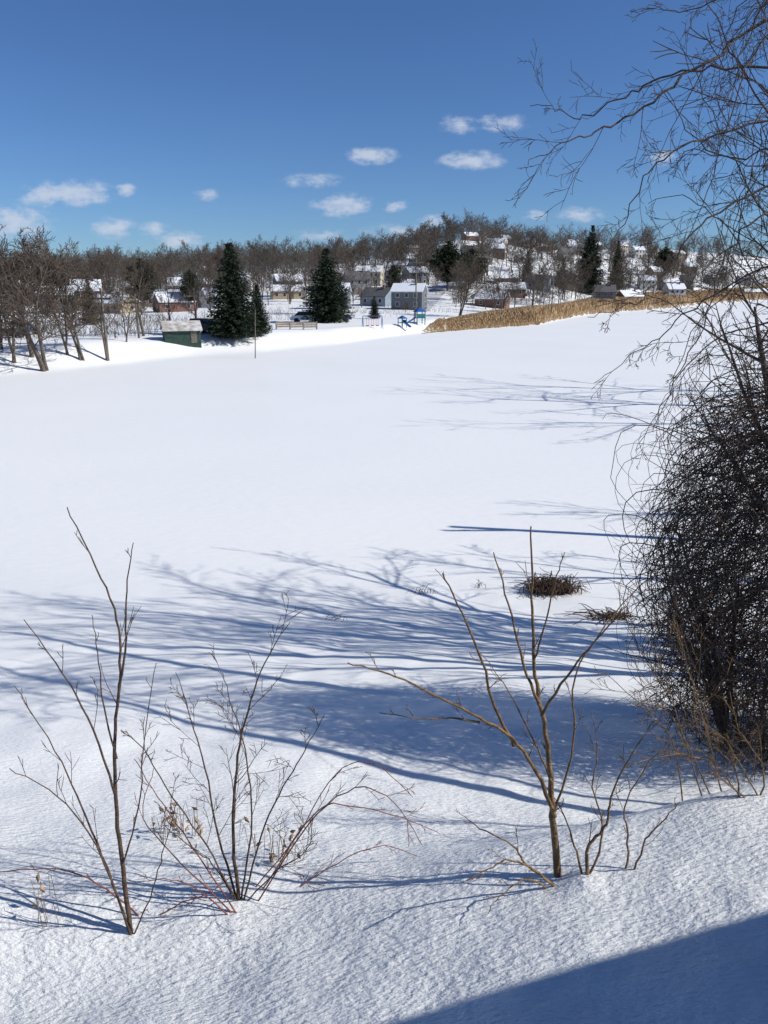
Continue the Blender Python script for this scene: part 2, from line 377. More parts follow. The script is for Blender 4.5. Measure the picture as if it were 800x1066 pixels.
for px,pb,pt,i,wd in [(50,386,226,5,1.35),(16,378,238,3,1.2),(88,376,232,5,1.0),(70,370,242,3,1.0),(34,372,236,1,1.2),(112,376,258,1,.8),(-20,382,248,5,1.2),(150,350,262,1,1.2),(180,348,272,2,1.1),(205,346,262,4,1),(132,356,274,3,1),(222,343,268,1,.9),(2,364,258,2,1.2)]:
    p,H=top_h(px,pb,pt); put_tree(i,p[0],p[1],H,label='tall bare brown tree on the snowy lake shore' if px<100 else None,wide=wd)
    placed.append((p[0],p[1],3.5))
usedc={}
def put_con(src,px,pb,pt,H0,wide=1.0,lab='dark green spruce tree standing in the snow'):
    p,H=top_h(px,pb,pt); s=H/H0
    if src.name not in usedc:
        usedc[src.name]=1; o=src; o.location=p; o.scale=(s*wide,s*wide,s); tag(o,lab,'tree','evergreens across the frozen lake')
    else:
        o=copy_thing(src,tuple(p),rnd.random()*6,(s*wide,s*wide,s),lab,'evergreens across the frozen lake'); o["category"]='tree'
    placed.append((p[0],p[1],3))
put_con(sprA,245,353,252,12,1.45,'tall dark green spruce tree on the snowy lake shore')
put_con(sprF,341,336,257,12,1.5,'broad dark green spruce tree near the lake shore')
put_con(sprA,270,349,296,12,1.2)
put_con(sprF,612,306,233,12,.95); put_con(sprB,640,303,250,10,.7)
PL='rounded dark green pine tree on the hillside'
put_con(pinA,466,303,250,11,1.5,PL); put_con(pinA,490,301,258,11,1.4,PL)
put_con(pinA,150,322,268,11,1.2,PL); put_con(sprB,390,332,308,10,1.1,'small dark evergreen by the lake shore')
put_con(sprB,96,338,290,10,1.0); put_con(pinA,200,324,280,11,1.0,PL); put_con(pinA,410,312,275,11,1.0,PL); put_con(sprB,548,298,262,10,.9); put_con(pinA,690,292,256,11,1.2,PL); put_con(sprB,585,300,268,10,.9)
tries=0
while cnt[0]<290 and tries<9000:
    tries+=1
    px=rnd.uniform(-60,870); y=120+290*(rnd.random()**.62); x=bx(px,y); s=y-shore(x/y)
    if s<14 or not free(x,y,-2 if y>200 else -.5): continue
    if y<175 and rnd.random()<(.82 if px<200 else .3): continue
    if px>420 and y>230 and rnd.random()<.2: continue
    put_tree(rnd.randrange(6),x,y,rnd.uniform(8,14.5) if y>200 else rnd.uniform(7.5,11),wide=rnd.uniform(1.0,1.5)); placed.append((x,y,1))
cfgm=dict(cfgfar,n=[5,4,3],wig=[.07,.13,.2],up=[.03,.05,.0],taper=[.8,.75,.6],rmin=.032,sides=[4,3,3],kids=[15,8],t0=[.2,.12],ang=[42,40],ratio=[.46,.5],rr=[.42,.5],tl=9)
base=[]
for i in range(5):
    T=[Tubes(),Tubes()]; grow(T,[0,0,-.5],[0,0,1],10,.15,0,cfgm); base.append(T[0].arrays())
vs=[];fs=[];n=0
P4=[(a,b) for a,b,c in placed if c in(6,3.2)]
for k in range(1550):
    px=rnd.uniform(-120,930)
    if k<430: y=rnd.uniform(415,560); x=bx(px,y)
    else:
        y=rnd.uniform(150,410); x=bx(px,y)
        if y-shore(x/y)<28 or any((x-a)**2+(y-b)**2<25 for a,b in P4): continue
        if px>530 and float(pn(np.array([x*.03]),np.array([y*.03]))[0])<-.12: continue
    v,f=base[k%5]; s=(rnd.uniform(.7,1.3)*(1 if px>280 else .75)+.35*float(pn(np.array([x*.02]),np.array([3.]))[0])) if k<430 else rnd.uniform(.55,1.05)*(.75 if y<200 else 1); a=rnd.random()*6.28
    c,si=math.cos(a)*1.25,math.sin(a)*1.25
    vs.append(np.stack([(v[:,0]*c-v[:,1]*si)*s+x,(v[:,0]*si+v[:,1]*c)*s+y,v[:,2]*s+hz(x,y)],-1)); fs.append(f+n); n+=len(v)
w=obj('woodland',np_mesh('woodland_mesh',np.concatenate(vs),np.concatenate(fs),M['twig2'])); w["kind"]="stuff"; tag(w,'dense bare winter woodland along the hill ridge','woodland')
T=Tubes()
for k in range(4600):
    if k<3000: px=rnd.uniform(-60,250); pw=rnd.uniform(8,42)
    else: px=rnd.uniform(250,480); pw=rnd.uniform(22,50)
    u=bx(px,100)/100; y=float(shore(u))+pw*(1 if px<120 else 1.3)
    x=u*y
    if float(pn(np.array([x*.11]),np.array([y*.11+4]))[0])<.05: continue
    H=rnd.uniform(.5,1.9)*(1 if k<3000 else .6); z=hz(x,y); l=rv()*.5*H
    T.add([[x,y,z-.1],[x+l[0]*.4,y+l[1]*.4,z+H*.55],[x+l[0],y+l[1],z+H]],[.022,.016,.01],3)
o=obj('brush',T.mesh('brush_mesh',M['twig'])); o["kind"]="stuff"; tag(o,'low brown leafless brush along the snowy shore','brush')
# reeds
N=64000
uu0=bx(440,100)/100; uu1=bx(900,100)/100
u=uu0+(uu1-uu0)*nr.rand(N); f=(u-uu0)/(uu1-uu0); ysh=shore(u)
wdt=3+80*f*f+32*np.minimum(1,f*2.6)
s=nr.rand(N)*wdt+(1.2*pn(u*40,u*0+3)+1.2*pn(u*110,u*0+7))*(1+f*2)-1
y=ysh+s; x=u*y
edge=np.minimum(1,f*4+.04)*(.25+.75*sst((s+2)/(8+10*f)))
Hh=(1.35+.35*nr.rand(N))*edge*(1+.10*pn(x*.08,y*.08))*(1+.35*f)
z=height(x,y); lx=(-.06+.13*nr.randn(N))*Hh; ly=.1*nr.randn(N)*Hh; wd=(.02+.04*nr.rand(N))*(1+f*1.6)
a=nr.rand(N)*3.14; ca,sa=np.cos(a)*wd,np.sin(a)*wd
V=np.stack([np.stack([x-ca,y-sa,z-.2],-1),np.stack([x+ca,y+sa,z-.2],-1),np.stack([x+lx+ca*.7,y+ly+sa*.7,z+Hh],-1),np.stack([x+lx-ca*.7,y+ly-sa*.7,z+Hh*.96],-1)],1)
o=obj('reeds',np_mesh('reeds_mesh',V.reshape(-1,3),np.arange(N*4).reshape(-1,4),M['reed'])); o["kind"]="stuff"; tag(o,'tall dry golden reeds along the frozen lake edge','reeds')
# ---------------------------------------------------------------- poles
def pole(H,arm=True,r=.14):
    e=empty('utility_pole'); T=Tubes(); T.add([[0,0,-.5],[0,0,H*.5],[0,0,H]],[r,r*.85,r*.65],8); T.add([[0,0,H],[0,0,H+.01]],[r*.65,.001],8); obj('post',T.mesh('post_mesh',M['wood']),e)
    if arm:
        B=Boxes(); B.box(-1.2,1.2,-.2,-.11,H-.9,H-.75); B.box(-1.1,-1.0,-.18,-.12,H-.75,H-.6); B.box(1.0,1.1,-.18,-.12,H-.75,H-.6); B.box(-.5,-.4,-.18,-.12,H-.75,H-.6)
        obj('crossarm',B.mesh('crossarm_mesh',M['wood']),e)
    return e
for px,pb,pt,arm in [(113,376,300,True),(145,352,306,True),(266,373,322,False),(433,330,268,True),(521,338,286,False),(574,330,276,True),(655,312,262,True),(205,345,300,True)]:
    p,H=top_h(px,pb,pt); e=pole(H,arm,.12 if arm else .05); e.location=p; e.rotation_euler=(0,0 if arm else .05,rnd.uniform(-.5,.5)); tag(e,'wooden utility pole with crossarm standing in snow' if arm else 'plain slender wooden pole standing in snow','utility pole','utility poles')
e=pole(8.0,True,.14); e.location=(12.0,17.9,hz(12.0,17.9)); tag(e,'wooden utility pole with crossarm standing in snow','utility pole','utility poles')
# ---------------------------------------------------------------- cars
def car(m):
    e=empty('parked_car')
    prof=[(-2.2,.35),(-2.25,.8),(-1.95,.98),(-1.0,1.02),(1.0,1.05),(1.95,.95),(2.2,.7),(2.2,.35)]
    cab=[(-1.75,1.0),(-1.15,1.48),(.35,1.5),(1.15,1.04)]
    def ext(pr,w0,w1):
        B=Boxes(); n=len(pr); zt=max(q[1] for q in pr); zb=min(q[1] for q in pr)
        vv=[]
        for s in(-1,1):
            for q in pr:
                w=w0+(w1-w0)*(q[1]-zb)/(zt-zb); vv.append((q[0],s*w,q[1]))
        B.poly(vv,[tuple(range(n)),tuple(range(2*n-1,n-1,-1))]+[(i,(i+1)%n,n+(i+1)%n,n+i) for i in range(n)]); return B
    obj('body',ext(prof,.88,.84).mesh('body_mesh',m),e)
    obj('windows',ext(cab,.8,.62).mesh('windows_mesh',M['glass']),e)
    R=Boxes(); R.box(-1.15,.35,-.6,.6,1.49,1.54); obj('roof',R.mesh('roof_mesh',m),e)
    for x in(-1.4,1.4):
        for s in(-1,1):
            T=Tubes(); T.add([[0,-.11,0],[0,-.109,0],[0,.109,0],[0,.11,0]],[.001,.34,.34,.001],14)
            obj('wheel',T.mesh('wheel_mesh',M['rubber'],False),e,(x,s*.82,.34))
    return e
cc=[car(c) for c in CARS]; cn=['white','black','silver','red','dark blue']; u_=[0]*5
for k,(px,pb,ci) in enumerate([(4,352,1),(24,349,4),(226,346,0),(212,347,1),(262,340,2),(320,336,0),(350,335,4),(600,301,1),(640,300,0),(668,299,2),(690,297,3),(500,312,2),(540,310,1)]):
    p=hit(px,pb); r=rnd.uniform(-.4,.4)+(1.2 if k<2 else 0); lab=cn[ci]+' parked sedan car on snowy ground'
    if not u_[ci]: o=cc[ci]; o.location=p; o.rotation_euler=(0,0,r); tag(o,lab,'car','cars parked across the lake'); u_[ci]=1
    else: copy_thing(cc[ci],tuple(p),r,1,lab,'cars parked across the lake')
# ---------------------------------------------------------------- playground
p=hit(437,338); e=empty('play_structure',p,.3,.75); tag(e,'blue and green playground tower with slide on snow','playground'); PS=e
for x in(-.8,.8):
    for y in(-.8,.8):
        B=Boxes(); B.box(x-.07,x+.07,y-.07,y+.07,-.1,2.3); obj('post',B.mesh('post_mesh',M['pgreen']),e)
B=Boxes(); B.box(-.95,.95,-.95,.95,1.15,1.27); obj('platform',B.mesh('platform_mesh',M['pblue']),e)
B=Boxes(); B.box(-.85,.85,-.9,-.86,1.28,1.95); obj('panel',B.mesh('panel_mesh',M['pgreen']),e)
B=Boxes(); B.poly([(-1.1,-1.1,2.3),(1.1,-1.1,2.3),(1.1,1.1,2.3),(-1.1,1.1,2.3),(0,0,3.2)],[(0,1,4),(1,2,4),(2,3,4),(3,0,4),(3,2,1,0)]); obj('roof',B.mesh('roof_mesh',M['pblue']),e)
B=Boxes(); B.poly([(-.95,-.4,1.2),(-.95,.4,1.2),(-2.9,.4,.15),(-2.9,-.4,.15),(-.95,-.4,1.1),(-.95,.4,1.1),(-2.9,.4,.05),(-2.9,-.4,.05)],[(0,1,2,3),(7,6,5,4),(0,3,7,4),(1,5,6,2),(2,6,7,3)])
B.poly([(-.95,-.45,1.45),(-.95,-.4,1.45),(-2.9,-.4,.35),(-2.9,-.45,.35),(-.95,-.45,1.1),(-.95,-.4,1.1),(-2.9,-.4,.05),(-2.9,-.45,.05)],[(0,1,2,3),(0,3,7,4),(1,5,6,2)])
obj('slide',B.mesh('slide_mesh',M['pblue']),e)
copy_thing(PS,tuple(hit(419,341)),2.4,.5,'small blue and green playground tower on snow')
p=hit(388,342); e=empty('swing_set',p,.2,.7); tag(e,'swing set with blue frame and red seats on snow','swing set')
T=Tubes(); T.add([[-1.8,0,2.2],[1.8,0,2.2]],[.06,.06],6)
for x in(-1.8,1.8):
    for s in(-1,1): T.add([[x,0,2.2],[x,s*.9,-.1]],[.06,.06],6)
obj('frame',T.mesh('frame_mesh',M['pblue']),e)
for x in(-.9,0,.9):
    T=Tubes(); T.add([[x-.2,0,2.2],[x-.2,0,.5]],[.02,.02],4); T.add([[x+.2,0,2.2],[x+.2,0,.5]],[.02,.02],4); T.add([[x-.28,0,.5],[x+.28,0,.5]],[.08,.08],6); obj('seat',T.mesh('seat_mesh',M['pred']),e)
def fence(px0,px1,py,m,lab,h=1.1):
    a=hit(px0,py);b=hit(px1,py); L=np.linalg.norm((b-a)[:2]); ang=math.atan2(b[1]-a[1],b[0]-a[0])
    e=empty('wooden_fence',a,ang); n=max(3,int(L/2)); R=Boxes()
    for i in range(n+1):
        x=L*i/n; wx=a[0]+math.cos(ang)*x; wy=a[1]+math.sin(ang)*x; z=hz(wx,wy)-a[2]
        T=Boxes(); T.box(x-.07,x+.07,-.07,.07,z-.3,z+h); obj('post',T.mesh('post_mesh',m),e)
    for i in range(n):
        x0,x1=L*i/n+.075,L*(i+1)/n-.075
        z0=hz(a[0]+math.cos(ang)*x0,a[1]+math.sin(ang)*x0)-a[2]
        for zz in(.25,.5,.75): R.box(x0,x1,-.03,.03,z0+zz*h,z0+zz*h+.17)
    obj('rails',R.mesh('rails_mesh',m),e); tag(e,lab,'fence')
fence(288,330,343,M['tanwood'],'tan board fence on the snowy lake shore',.9)
fence(472,560,316,M['wood'],'brown wooden fence on snow behind golden reeds',1.3)
# ---------------------------------------------------------------- near trees
def smooth(pts,sub=5,jit=0.0):
    P=np.asarray(pts,float); n=len(P); out=[]
    for i in range(n-1):
        p0=P[max(i-1,0)];p1=P[i];p2=P[i+1];p3=P[min(i+2,n-1)]
        for k in range(sub):
            t=k/sub; q=.5*((2*p1)+(-p0+p2)*t+(2*p0-5*p1+4*p2-p3)*t*t+(-p0+3*p1-3*p2+p3)*t**3)
            out.append(q+(rv()*jit if (i or k) else 0))
    out.append(P[-1]); return np.array(out)
def stem(T,pts,r0,r1,sides,cfg=None,kids=0,t0=.2,klen=.4,ang=42,up=0.0,jit=.006,kr=.45,rmin=.0022):
    S=smooth(pts,5,jit); n=len(S); rad=r0+(r1-r0)*np.linspace(0,1,n)**.8
    T.add(S,rad,sides)
    seg=np.linalg.norm(np.diff(S,axis=0),axis=1); L=seg.sum()
    for j in range(kids):
        t=t0+(.97-t0)*(j+rnd.random()*.9)/kids; i=min(n-2,int(t*(n-1)))
        d=nrm(S[i+1]-S[i]); side=nrm(cross(d,rv())); a=math.radians(ang*rnd.uniform(.7,1.35))
        nd=d*math.cos(a)+side*math.sin(a)+np.array([0,0,up]); l=L*klen*rnd.uniform(.4,1.25)*(1.1-.6*t)
        grow([T,T],S[i],nd,l,max(rad[i]*kr,rmin),cfg['s'],cfg)
    return S
cfgb=dict(n=[7,6,5],wig=[.09,.11,.12],up=[-.01,-.02,-.03],taper=[.7,.7,.5],rmin=.0019,sides=[4,3,3],kids=[5,3],t0=[.15,.15],ang=[40,42],ratio=[.5,.5],rr=[.6,.7],s=0)
ty=6.4; b0=at_y(965,700,ty); bx0=b0[0]; bz=hz(bx0,ty)
E=empty('bare_tree'); tag(E,'dark bare tree with long drooping tangled twigs on the bank','tree')
TZ=[bz-.3,bz+2,bz+4,bz+6.2,bz+8.4]; TY=[ty,ty+.1,ty+.5,ty+1.3,ty+2.6]; TX=[bx0,bx0+.1,bx0-.05,bx0+.2,bx0+.3]
Tt=Tubes(); Tt.add(smooth([[TX[i],TY[i],TZ[i]] for i in range(5)],5,.01),np.linspace(.15,.04,21),9)
obj('trunk',Tt.mesh('trunk_mesh',M['nearbark']),E,)
Tc=Tubes()
LIMB=[([(900,-20),(800,25),(740,60),(695,92),(655,122),(615,138),(580,152),(550,172)],-.3,-1.0,.013),
([(900,60),(800,72),(730,70),(680,85),(640,106),(605,122),(578,112),(552,110)],0,.6,.010),
([(880,120),(780,130),(720,150),(675,178),(650,232),(632,262)],.3,-.4,.010),
([(880,180),(790,200),(730,235),(690,290),(655,318),(612,330)],-.3,-1,.009),
([(900,-60),(820,-30),(760,-5),(710,12),(675,5)],.2,1,.010),
([(880,255),(790,280),(722,320),(685,352),(655,372),(620,398)],0,.4,.008),
([(880,330),(780,340),(722,372),(690,420),(662,470)],.3,.1,.008),
([(860,100),(790,90),(745,20),(725,-40)],0,.7,.010),
([(880,230),(800,225),(760,262),(730,340),(702,400),(680,450)],-.4,-.8,.008),
([(860,150),(760,165),(710,125),(675,72)],.3,.9,.008),
([(900,20),(840,10),(790,45),(765,110),(735,200),(708,262)],-.2,-.9,.008),
([(890,300),(820,250),(770,180),(735,100),(710,50)],.1,.5,.008),
([(890,380),(820,330),(790,290),(750,230),(710,205),(675,212)],.2,1.0,.008),
([(890,-100),(830,-40),(800,0),(770,60),(765,130)],-.3,-.6,.010)]
for k in range(13):
    y0=rnd.uniform(-80,400); x1=rnd.uniform(715,790); dy=rnd.uniform(-60,140)
    LIMB.append(([(900,y0),(845,y0+rnd.uniform(-30,20)),((840+x1)/2,y0+dy*.3+rnd.uniform(-15,15)),(x1,y0+dy*.8),(x1-rnd.uniform(5,35),y0+dy+rnd.uniform(10,90))],rnd.uniform(-.4,.4),rnd.uniform(-1,1.2),.007))
for k in range(8):
    x0=rnd.uniform(755,850); y0=rnd.uniform(100,260); l=rnd.uniform(130,240)
    LIMB.append(([(900,y0-30),(860,y0-20),(x0+15,y0),(x0,y0+l*.3),(x0-rnd.uniform(-8,22),y0+l*.65),(x0-rnd.uniform(-15,40),y0+l)],rnd.uniform(-.4,.4),rnd.uniform(-.8,.8),.005))
for pl,y0,y1,r in LIMB:
    n=len(pl); p0=at_y(965,pl[0][1]+50,ty); pts=[p0]
    for k,(a,b) in enumerate(pl): pts.append(at_y(a,b,ty+y0+(y1-y0)*k/(n-1)))
    pts=np.array(pts)
    pts[0][0]=np.interp(p0[2],TZ,TX); pts[0][1]=np.interp(p0[2],TZ,TY)
    stem(Tc,pts,r*1.4,.0024,6,cfgb,kids=7 if r>.006 else 5,t0=.3,klen=.145 if r>.006 else .1,ang=42,jit=.014,kr=.42,rmin=.0019)
obj('crown',Tc.mesh('crown_mesh',M['nearbark']),E)
cfgl=dict(cfgnear,kids=[9,7,4],wig=[.035,.05,.07,.1],up=[.0,.02,.01,0],t0=[.22,.15,.12],ratio=[.46,.46,.42],ang=[26,28,32],taper=[.72,.8,.8,.6],rmin=.007,rr=[.5,.5,.5])
dirs=[(-.0,.12,1),(.15,.28,1),(.1,.46,1),(.2,.62,1),(.1,.85,.95),(.2,1.1,.95),(.3,1.4,.9),(.45,.3,1),(.5,.5,.9),(.05,.2,1)]
e=make_tree('bare_tree',9.2,cfgl,M['nearbark'],M['nearbark'],.10,10,0,dirs); e.location=(6.0,7.8,hz(6.0,7.8)); tag(e,'bare tree with many leaning stems on the snowy bank','tree','bare trees on the near bank')
cfgo=dict(cfgnear,kids=[5,3,2],wig=[.05,.07,.1,.1],up=[0,.0,0,0],t0=[.45,.2,.2],ratio=[.3,.4,.4],ang=[26,30,32],rmin=.006)
e2=make_tree('bare_tree',9.0,cfgo,M['nearbark'],M['nearbark'],.055,2,0,[(0,.55,1),(.1,.42,1)]); e2.location=(4.3,3.45,hz(4.3,3.45)); tag(e2,'slender leaning bare tree on the snowy bank','tree','bare trees on the near bank')
sh=[]
for x,y,H,st in [(10.0,9.8,9.5,3),(14.5,15.0,9.5,1),(23,40.5,15,1)]:
    t_=make_tree('bare_tree',H,dict(cfgnear,kids=[8,6,4],rmin=.009 if y<30 else .014,wig=[.04,.06,.09,.12]) if st==1 else dict(cfgnear,kids=[7,5,4],ratio=[.42,.5,.45],wig=[.03,.05,.08,.12],ang=[34,34,36]),M['nearbark'],M['nearbark'],.15 if y<30 else .24,st,.2 if y<30 else .05)
    t_.location=(x,y,hz(x,y)); tag(t_,'bare leafless tree standing on the snowy lake bank','tree','bare trees on the near bank'); sh.append(t_)
copy_thing(sh[2],(29,46,0),2.0,1.1); copy_thing(sh[2],(24,34,0),4.0,.85); copy_thing(sh[1],(18,21.5,0),1.0,1.05)
for o in bpy.data.objects:
    if "crown_top" in o: del o["crown_top"]
# ---------------------------------------------------------------- vine thicket
E=empty('vine_covered_shrub'); c0=at_y(846,600,6.1); g0=hz(c0[0],c0[1]); tag(E,'dense dark tangle of bare vines draped over a shrub','shrub')
rx,ry,zt=1.34,1.1,at_y(800,398,6.1)[2]; rz=zt-g0
Tv=Tubes(); Ts=Tubes(); Tm=Tubes()
def env(z,a=0.0):
    t=(z-g0)/rz
    if t<0: return .6
    b=np.interp(t,[0,.12,.3,.5,.65,.8,.92,1.0],[.72,.82,.92,1.0,.99,.90,.74,.5])
    return float(b)*(1+.11*math.sin(a*3+t*5)+.08*math.sin(a*7-t*9)+.05*math.sin(a*13+t*21))
for k in range(2150):
    a=rnd.uniform(0,6.283); t=.25+.75*rnd.random()**.7; z=g0+rz*t; e_=env(z,a)*rnd.uniform(.05,1.0)
    p=np.array([c0[0]+math.cos(a)*rx*e_,c0[1]+math.sin(a)*ry*e_,z]); d=nrm(np.array([math.cos(a)*.7,math.sin(a)*.7,rnd.uniform(-.2,.6)])+rv()*.4)
    pts=[p]; L=rnd.uniform(.5,2.0); n=int(L/.17)+3; w_=rnd.uniform(.06,.24)
    for i in range(n):
        d=d+rv()*w_+np.array([0,0,-.2]); q=p-c0; ee=env(p[2],a)*1.05+.02; rr=math.hypot(q[0]/rx,q[1]/ry)
        if rr>ee and i>1: d=d-np.array([q[0],q[1],0])*.32/max(.3,rr)
        d=nrm(d); p=p+d*L/n
        if p[2]<g0-.2: break
        pts.append(p)
    if len(pts)>3: Tv.add(pts,np.linspace(rnd.uniform(.003,.007),.002,len(pts)),3)
for k in range(6800):
    a=rnd.uniform(0,6.283); tt_=rnd.uniform(.0,1.0)
    if k>3800: tt_=rnd.random()**1.3*.55
    z=g0+rz*tt_; e_=env(z,a)*math.sqrt(rnd.random())*1.0
    p=np.array([c0[0]+math.cos(a)*rx*e_,c0[1]+math.sin(a)*ry*e_,z]); d=nrm(rv()*.9+np.array([math.cos(a)*.6,math.sin(a)*.6,-.1]))
    pts=[p]; L=rnd.uniform(.12,.5)
    for i in range(4):
        d=nrm(d+rv()*.22+np.array([0,0,-.06])); p=p+d*L/4; pts.append(p)
    (Tm if k>3800 else Tv).add(pts,np.linspace(rnd.uniform(.0028,.0055),.0016,5),3)
cfgv=dict(cfgb,up=[.02]*3,kids=[6,4])
for k in range(24):
    a=rnd.uniform(0,6.283); p=np.array([c0[0]+math.cos(a)*.5,c0[1]+math.sin(a)*.5,0]); p[2]=hz(p[0],p[1])-.1
    grow([Ts,Ts],p,[math.cos(a)*.3,math.sin(a)*.3,1],rnd.uniform(1.7,2.5),.020,0,cfgv)
for k in range(120):
    a=rnd.uniform(1.7,4.9); z=g0+rz*rnd.uniform(.0,.98); e_=env(z,a)*.8
    p=np.array([c0[0]+math.cos(a)*rx*e_,c0[1]+math.sin(a)*ry*e_,z])
    grow([Ts,Ts],p,[math.cos(a),math.sin(a)*.8,rnd.uniform(-.5,.6)],rnd.uniform(.25,.62),.0042,1,cfgb)
obj('stems',Ts.mesh('stems_mesh',M['vine']),E); obj('vines',Tv.mesh('vines_mesh',M['vine']),E); obj('matted_stalks',Tm.mesh('matted_stalks_mesh',M['matted']),E)
# ---------------------------------------------------------------- foreground shrubs
cfgs=dict(n=[5,4],wig=[.05,.07],up=[.05,.03],taper=[.7,.5],rmin=.0017,sides=[4,3],kids=[2],t0=[.25],ang=[32],ratio=[.45],rr=[.6],s=0)
cfgf=dict(n=[5,4,3],wig=[.07,.09,.1],up=[.03,.02,0],taper=[.7,.6,.5],rmin=.0015,sides=[4,3,3],kids=[4,2],t0=[.2,.2],ang=[38,40],ratio=[.5,.5],rr=[.6,.7],s=0)
def shrub(name,label,base_px,stems,mats,cf):
    b=hit(*base_px); T=Tubes()
    for pl,dy0,dy1,r0,r1,kids,kl in stems:
        pts=[]
        n=len(pl)
        for k,(a,c) in enumerate(pl): pts.append(at_y(a,c,b[1]+dy0+(dy1-dy0)*k/(n-1)))
        pts=np.array(pts)
        h0=hz(pts[0][0],pts[0][1])
        if abs(pts[0][2]-h0)<.35: pts[0][2]=min(pts[0][2],h0-.04)
        stem(T,pts,r0*.8,r1*.6,7,cf,kids=kids,t0=.22,klen=kl,ang=34,jit=.003,kr=.4,up=.15,rmin=.0017)
    o=obj(name,T.mesh(name+'_mesh',mats)); tag(o,label,'shrub','bare shrubs on the snowy bank'); return o,b
shrub('bare_sapling','slender bare sapling with upright stems in bank snow',(137,972),[
 ([(137,974),(128,905),(121,830),(120,760),(126,700),(122,645),(100,590),(70,528)],0,.1,.018,.004,5,.12),
 ([(124,720),(131,665),(132,615),(139,565)],.05,-.1,.009,.003,2,.2),
 ([(135,960),(112,905),(85,840),(58,782),(15,714)],0,.35,.011,.003,5,.18),
 ([(121,830),(98,760),(66,702),(25,645)],.0,-.2,.009,.003,4,.18),
 ([(136,955),(100,880),(60,830),(10,800)],0,-.25,.007,.003,5,.2),
 ([(122,790),(108,735),(102,680),(96,640)],0,.3,.007,.003,2,.2),
 ([(128,900),(145,840),(150,770),(163,690)],0,.25,.007,.003,4,.2),
 ([(137,968),(160,925),(172,880),(185,835)],0,-.2,.006,.003,4,.2)],M['shrub'],cfgs)
shrub('bare_cane_clump','reddish arching bare canes sprawling over bank snow',(140,955),[
 ([(150,950),(110,925),(60,905),(0,908),(-40,915)],.0,.1,.007,.003,6,.12),
 ([(150,948),(190,940),(225,925),(250,900)],.0,.1,.006,.003,3,.2),
 ([(250,932),(200,880),(165,830),(140,790)],0,.3,.006,.003,5,.2),
 ([(248,932),(190,900),(150,850),(160,800)],0,.2,.006,.003,5,.2),
 ([(265,920),(320,860),(370,820),(410,835),(440,880)],.1,-.1,.006,.003,7,.15),
 ([(270,925),(330,845),(370,840),(420,852),(458,868)],.2,.4,.006,.003,7,.15),
 ([(262,925),(310,870),(350,805),(390,795),(430,830)],.2,.3,.005,.003,6,.15),
 ([(300,930),(340,905),(400,880),(450,900)],.2,.5,.005,.003,6,.2),
 ([(240,935),(205,925),(170,915),(110,925)],0,-.2,.006,.002,3,.2)],M['redcane'],cfgs)
shrub('bare_shrub','bushy bare shrub with many fine twigs in snow',(250,936),[
 ([(250,940),(243,880),(246,800),(258,740),(276,690),(302,648)],0,.1,.015,.003,9,.22),
 ([(248,930),(228,870),(214,800),(200,750),(183,700)],0,.25,.010,.003,8,.24),
 ([(252,932),(272,870),(295,820),(318,780),(338,745)],0,-.2,.008,.003,6,.22),
 ([(247,930),(215,880),(180,830),(150,780),(128,762)],0,-.2,.007,.003,6,.22),
 ([(250,925),(262,850),(255,780),(240,730),(232,700)],0,.35,.008,.003,7,.22),
 ([(246,932),(222,900),(196,880),(172,860)],0,-.1,.006,.003,5,.3),
 ([(254,930),(290,905),(320,885),(325,850)],0,-.3,.006,.003,5,.3)],M['shrub'],cfgf)
shrub('bare_sapling','tan-stemmed bare shrub with stout upright forked stems',(582,912),[
 ([(582,916),(576,860),(574,810),(566,750),(556,690),(554,620),(553,548)],0,.15,.029,.006,5,.12),
 ([(578,850),(560,805),(532,768),(490,742),(445,720),(405,702),(362,690)],.02,-.2,.016,.005,6,.12),
 ([(535,776),(514,735),(503,690),(482,640),(461,597)],.0,-.25,.013,.005,4,.14),
 ([(562,735),(545,690),(530,630),(514,575)],.06,.3,.012,.005,3,.14),
 ([(564,745),(590,705),(620,668),(652,632)],.05,-.1,.011,.004,3,.18),
 ([(578,845),(598,775),(598,705),(640,640),(662,615)],.02,.35,.009,.004,4,.15),
 ([(500,752),(470,748),(440,748),(395,742)],-.08,-.1,.008,.003,4,.18),
 ([(575,815),(560,780),(530,720),(500,680)],.02,.4,.009,.003,3,.2),
 ([(556,690),(566,655),(580,600),(588,575)],.1,.0,.008,.003,2,.2)],M['tancane'],cfgs)
shrub('bare_sapling','low spreading bare shrub with crooked stems in snow',(612,910),[
 ([(612,912),(614,880),(632,858),(636,830),(655,790),(682,750)],0,.1,.014,.004,6,.2),
 ([(614,900),(628,865),(618,820),(622,780),(615,740)],0,.25,.009,.003,5,.22),
 ([(608,912),(598,880),(588,850),(566,815)],0,.2,.010,.003,3,.2),
 ([(582,914),(555,905),(530,895),(508,905),(482,918)],.0,-.2,.010,.004,5,.2),
 ([(585,914),(548,900),(535,880),(500,862),(484,850)],.0,.2,.009,.004,5,.2),
 ([(575,916),(550,915),(525,930),(510,945)],.0,-.2,.008,.003,4,.25),
 ([(652,905),(655,870),(650,840),(672,800),(700,768)],.05,.2,.009,.003,5,.2),
 ([(660,906),(672,875),(690,855),(708,835)],.05,-.1,.008,.003,4,.22)],M['tancane'],cfgs)
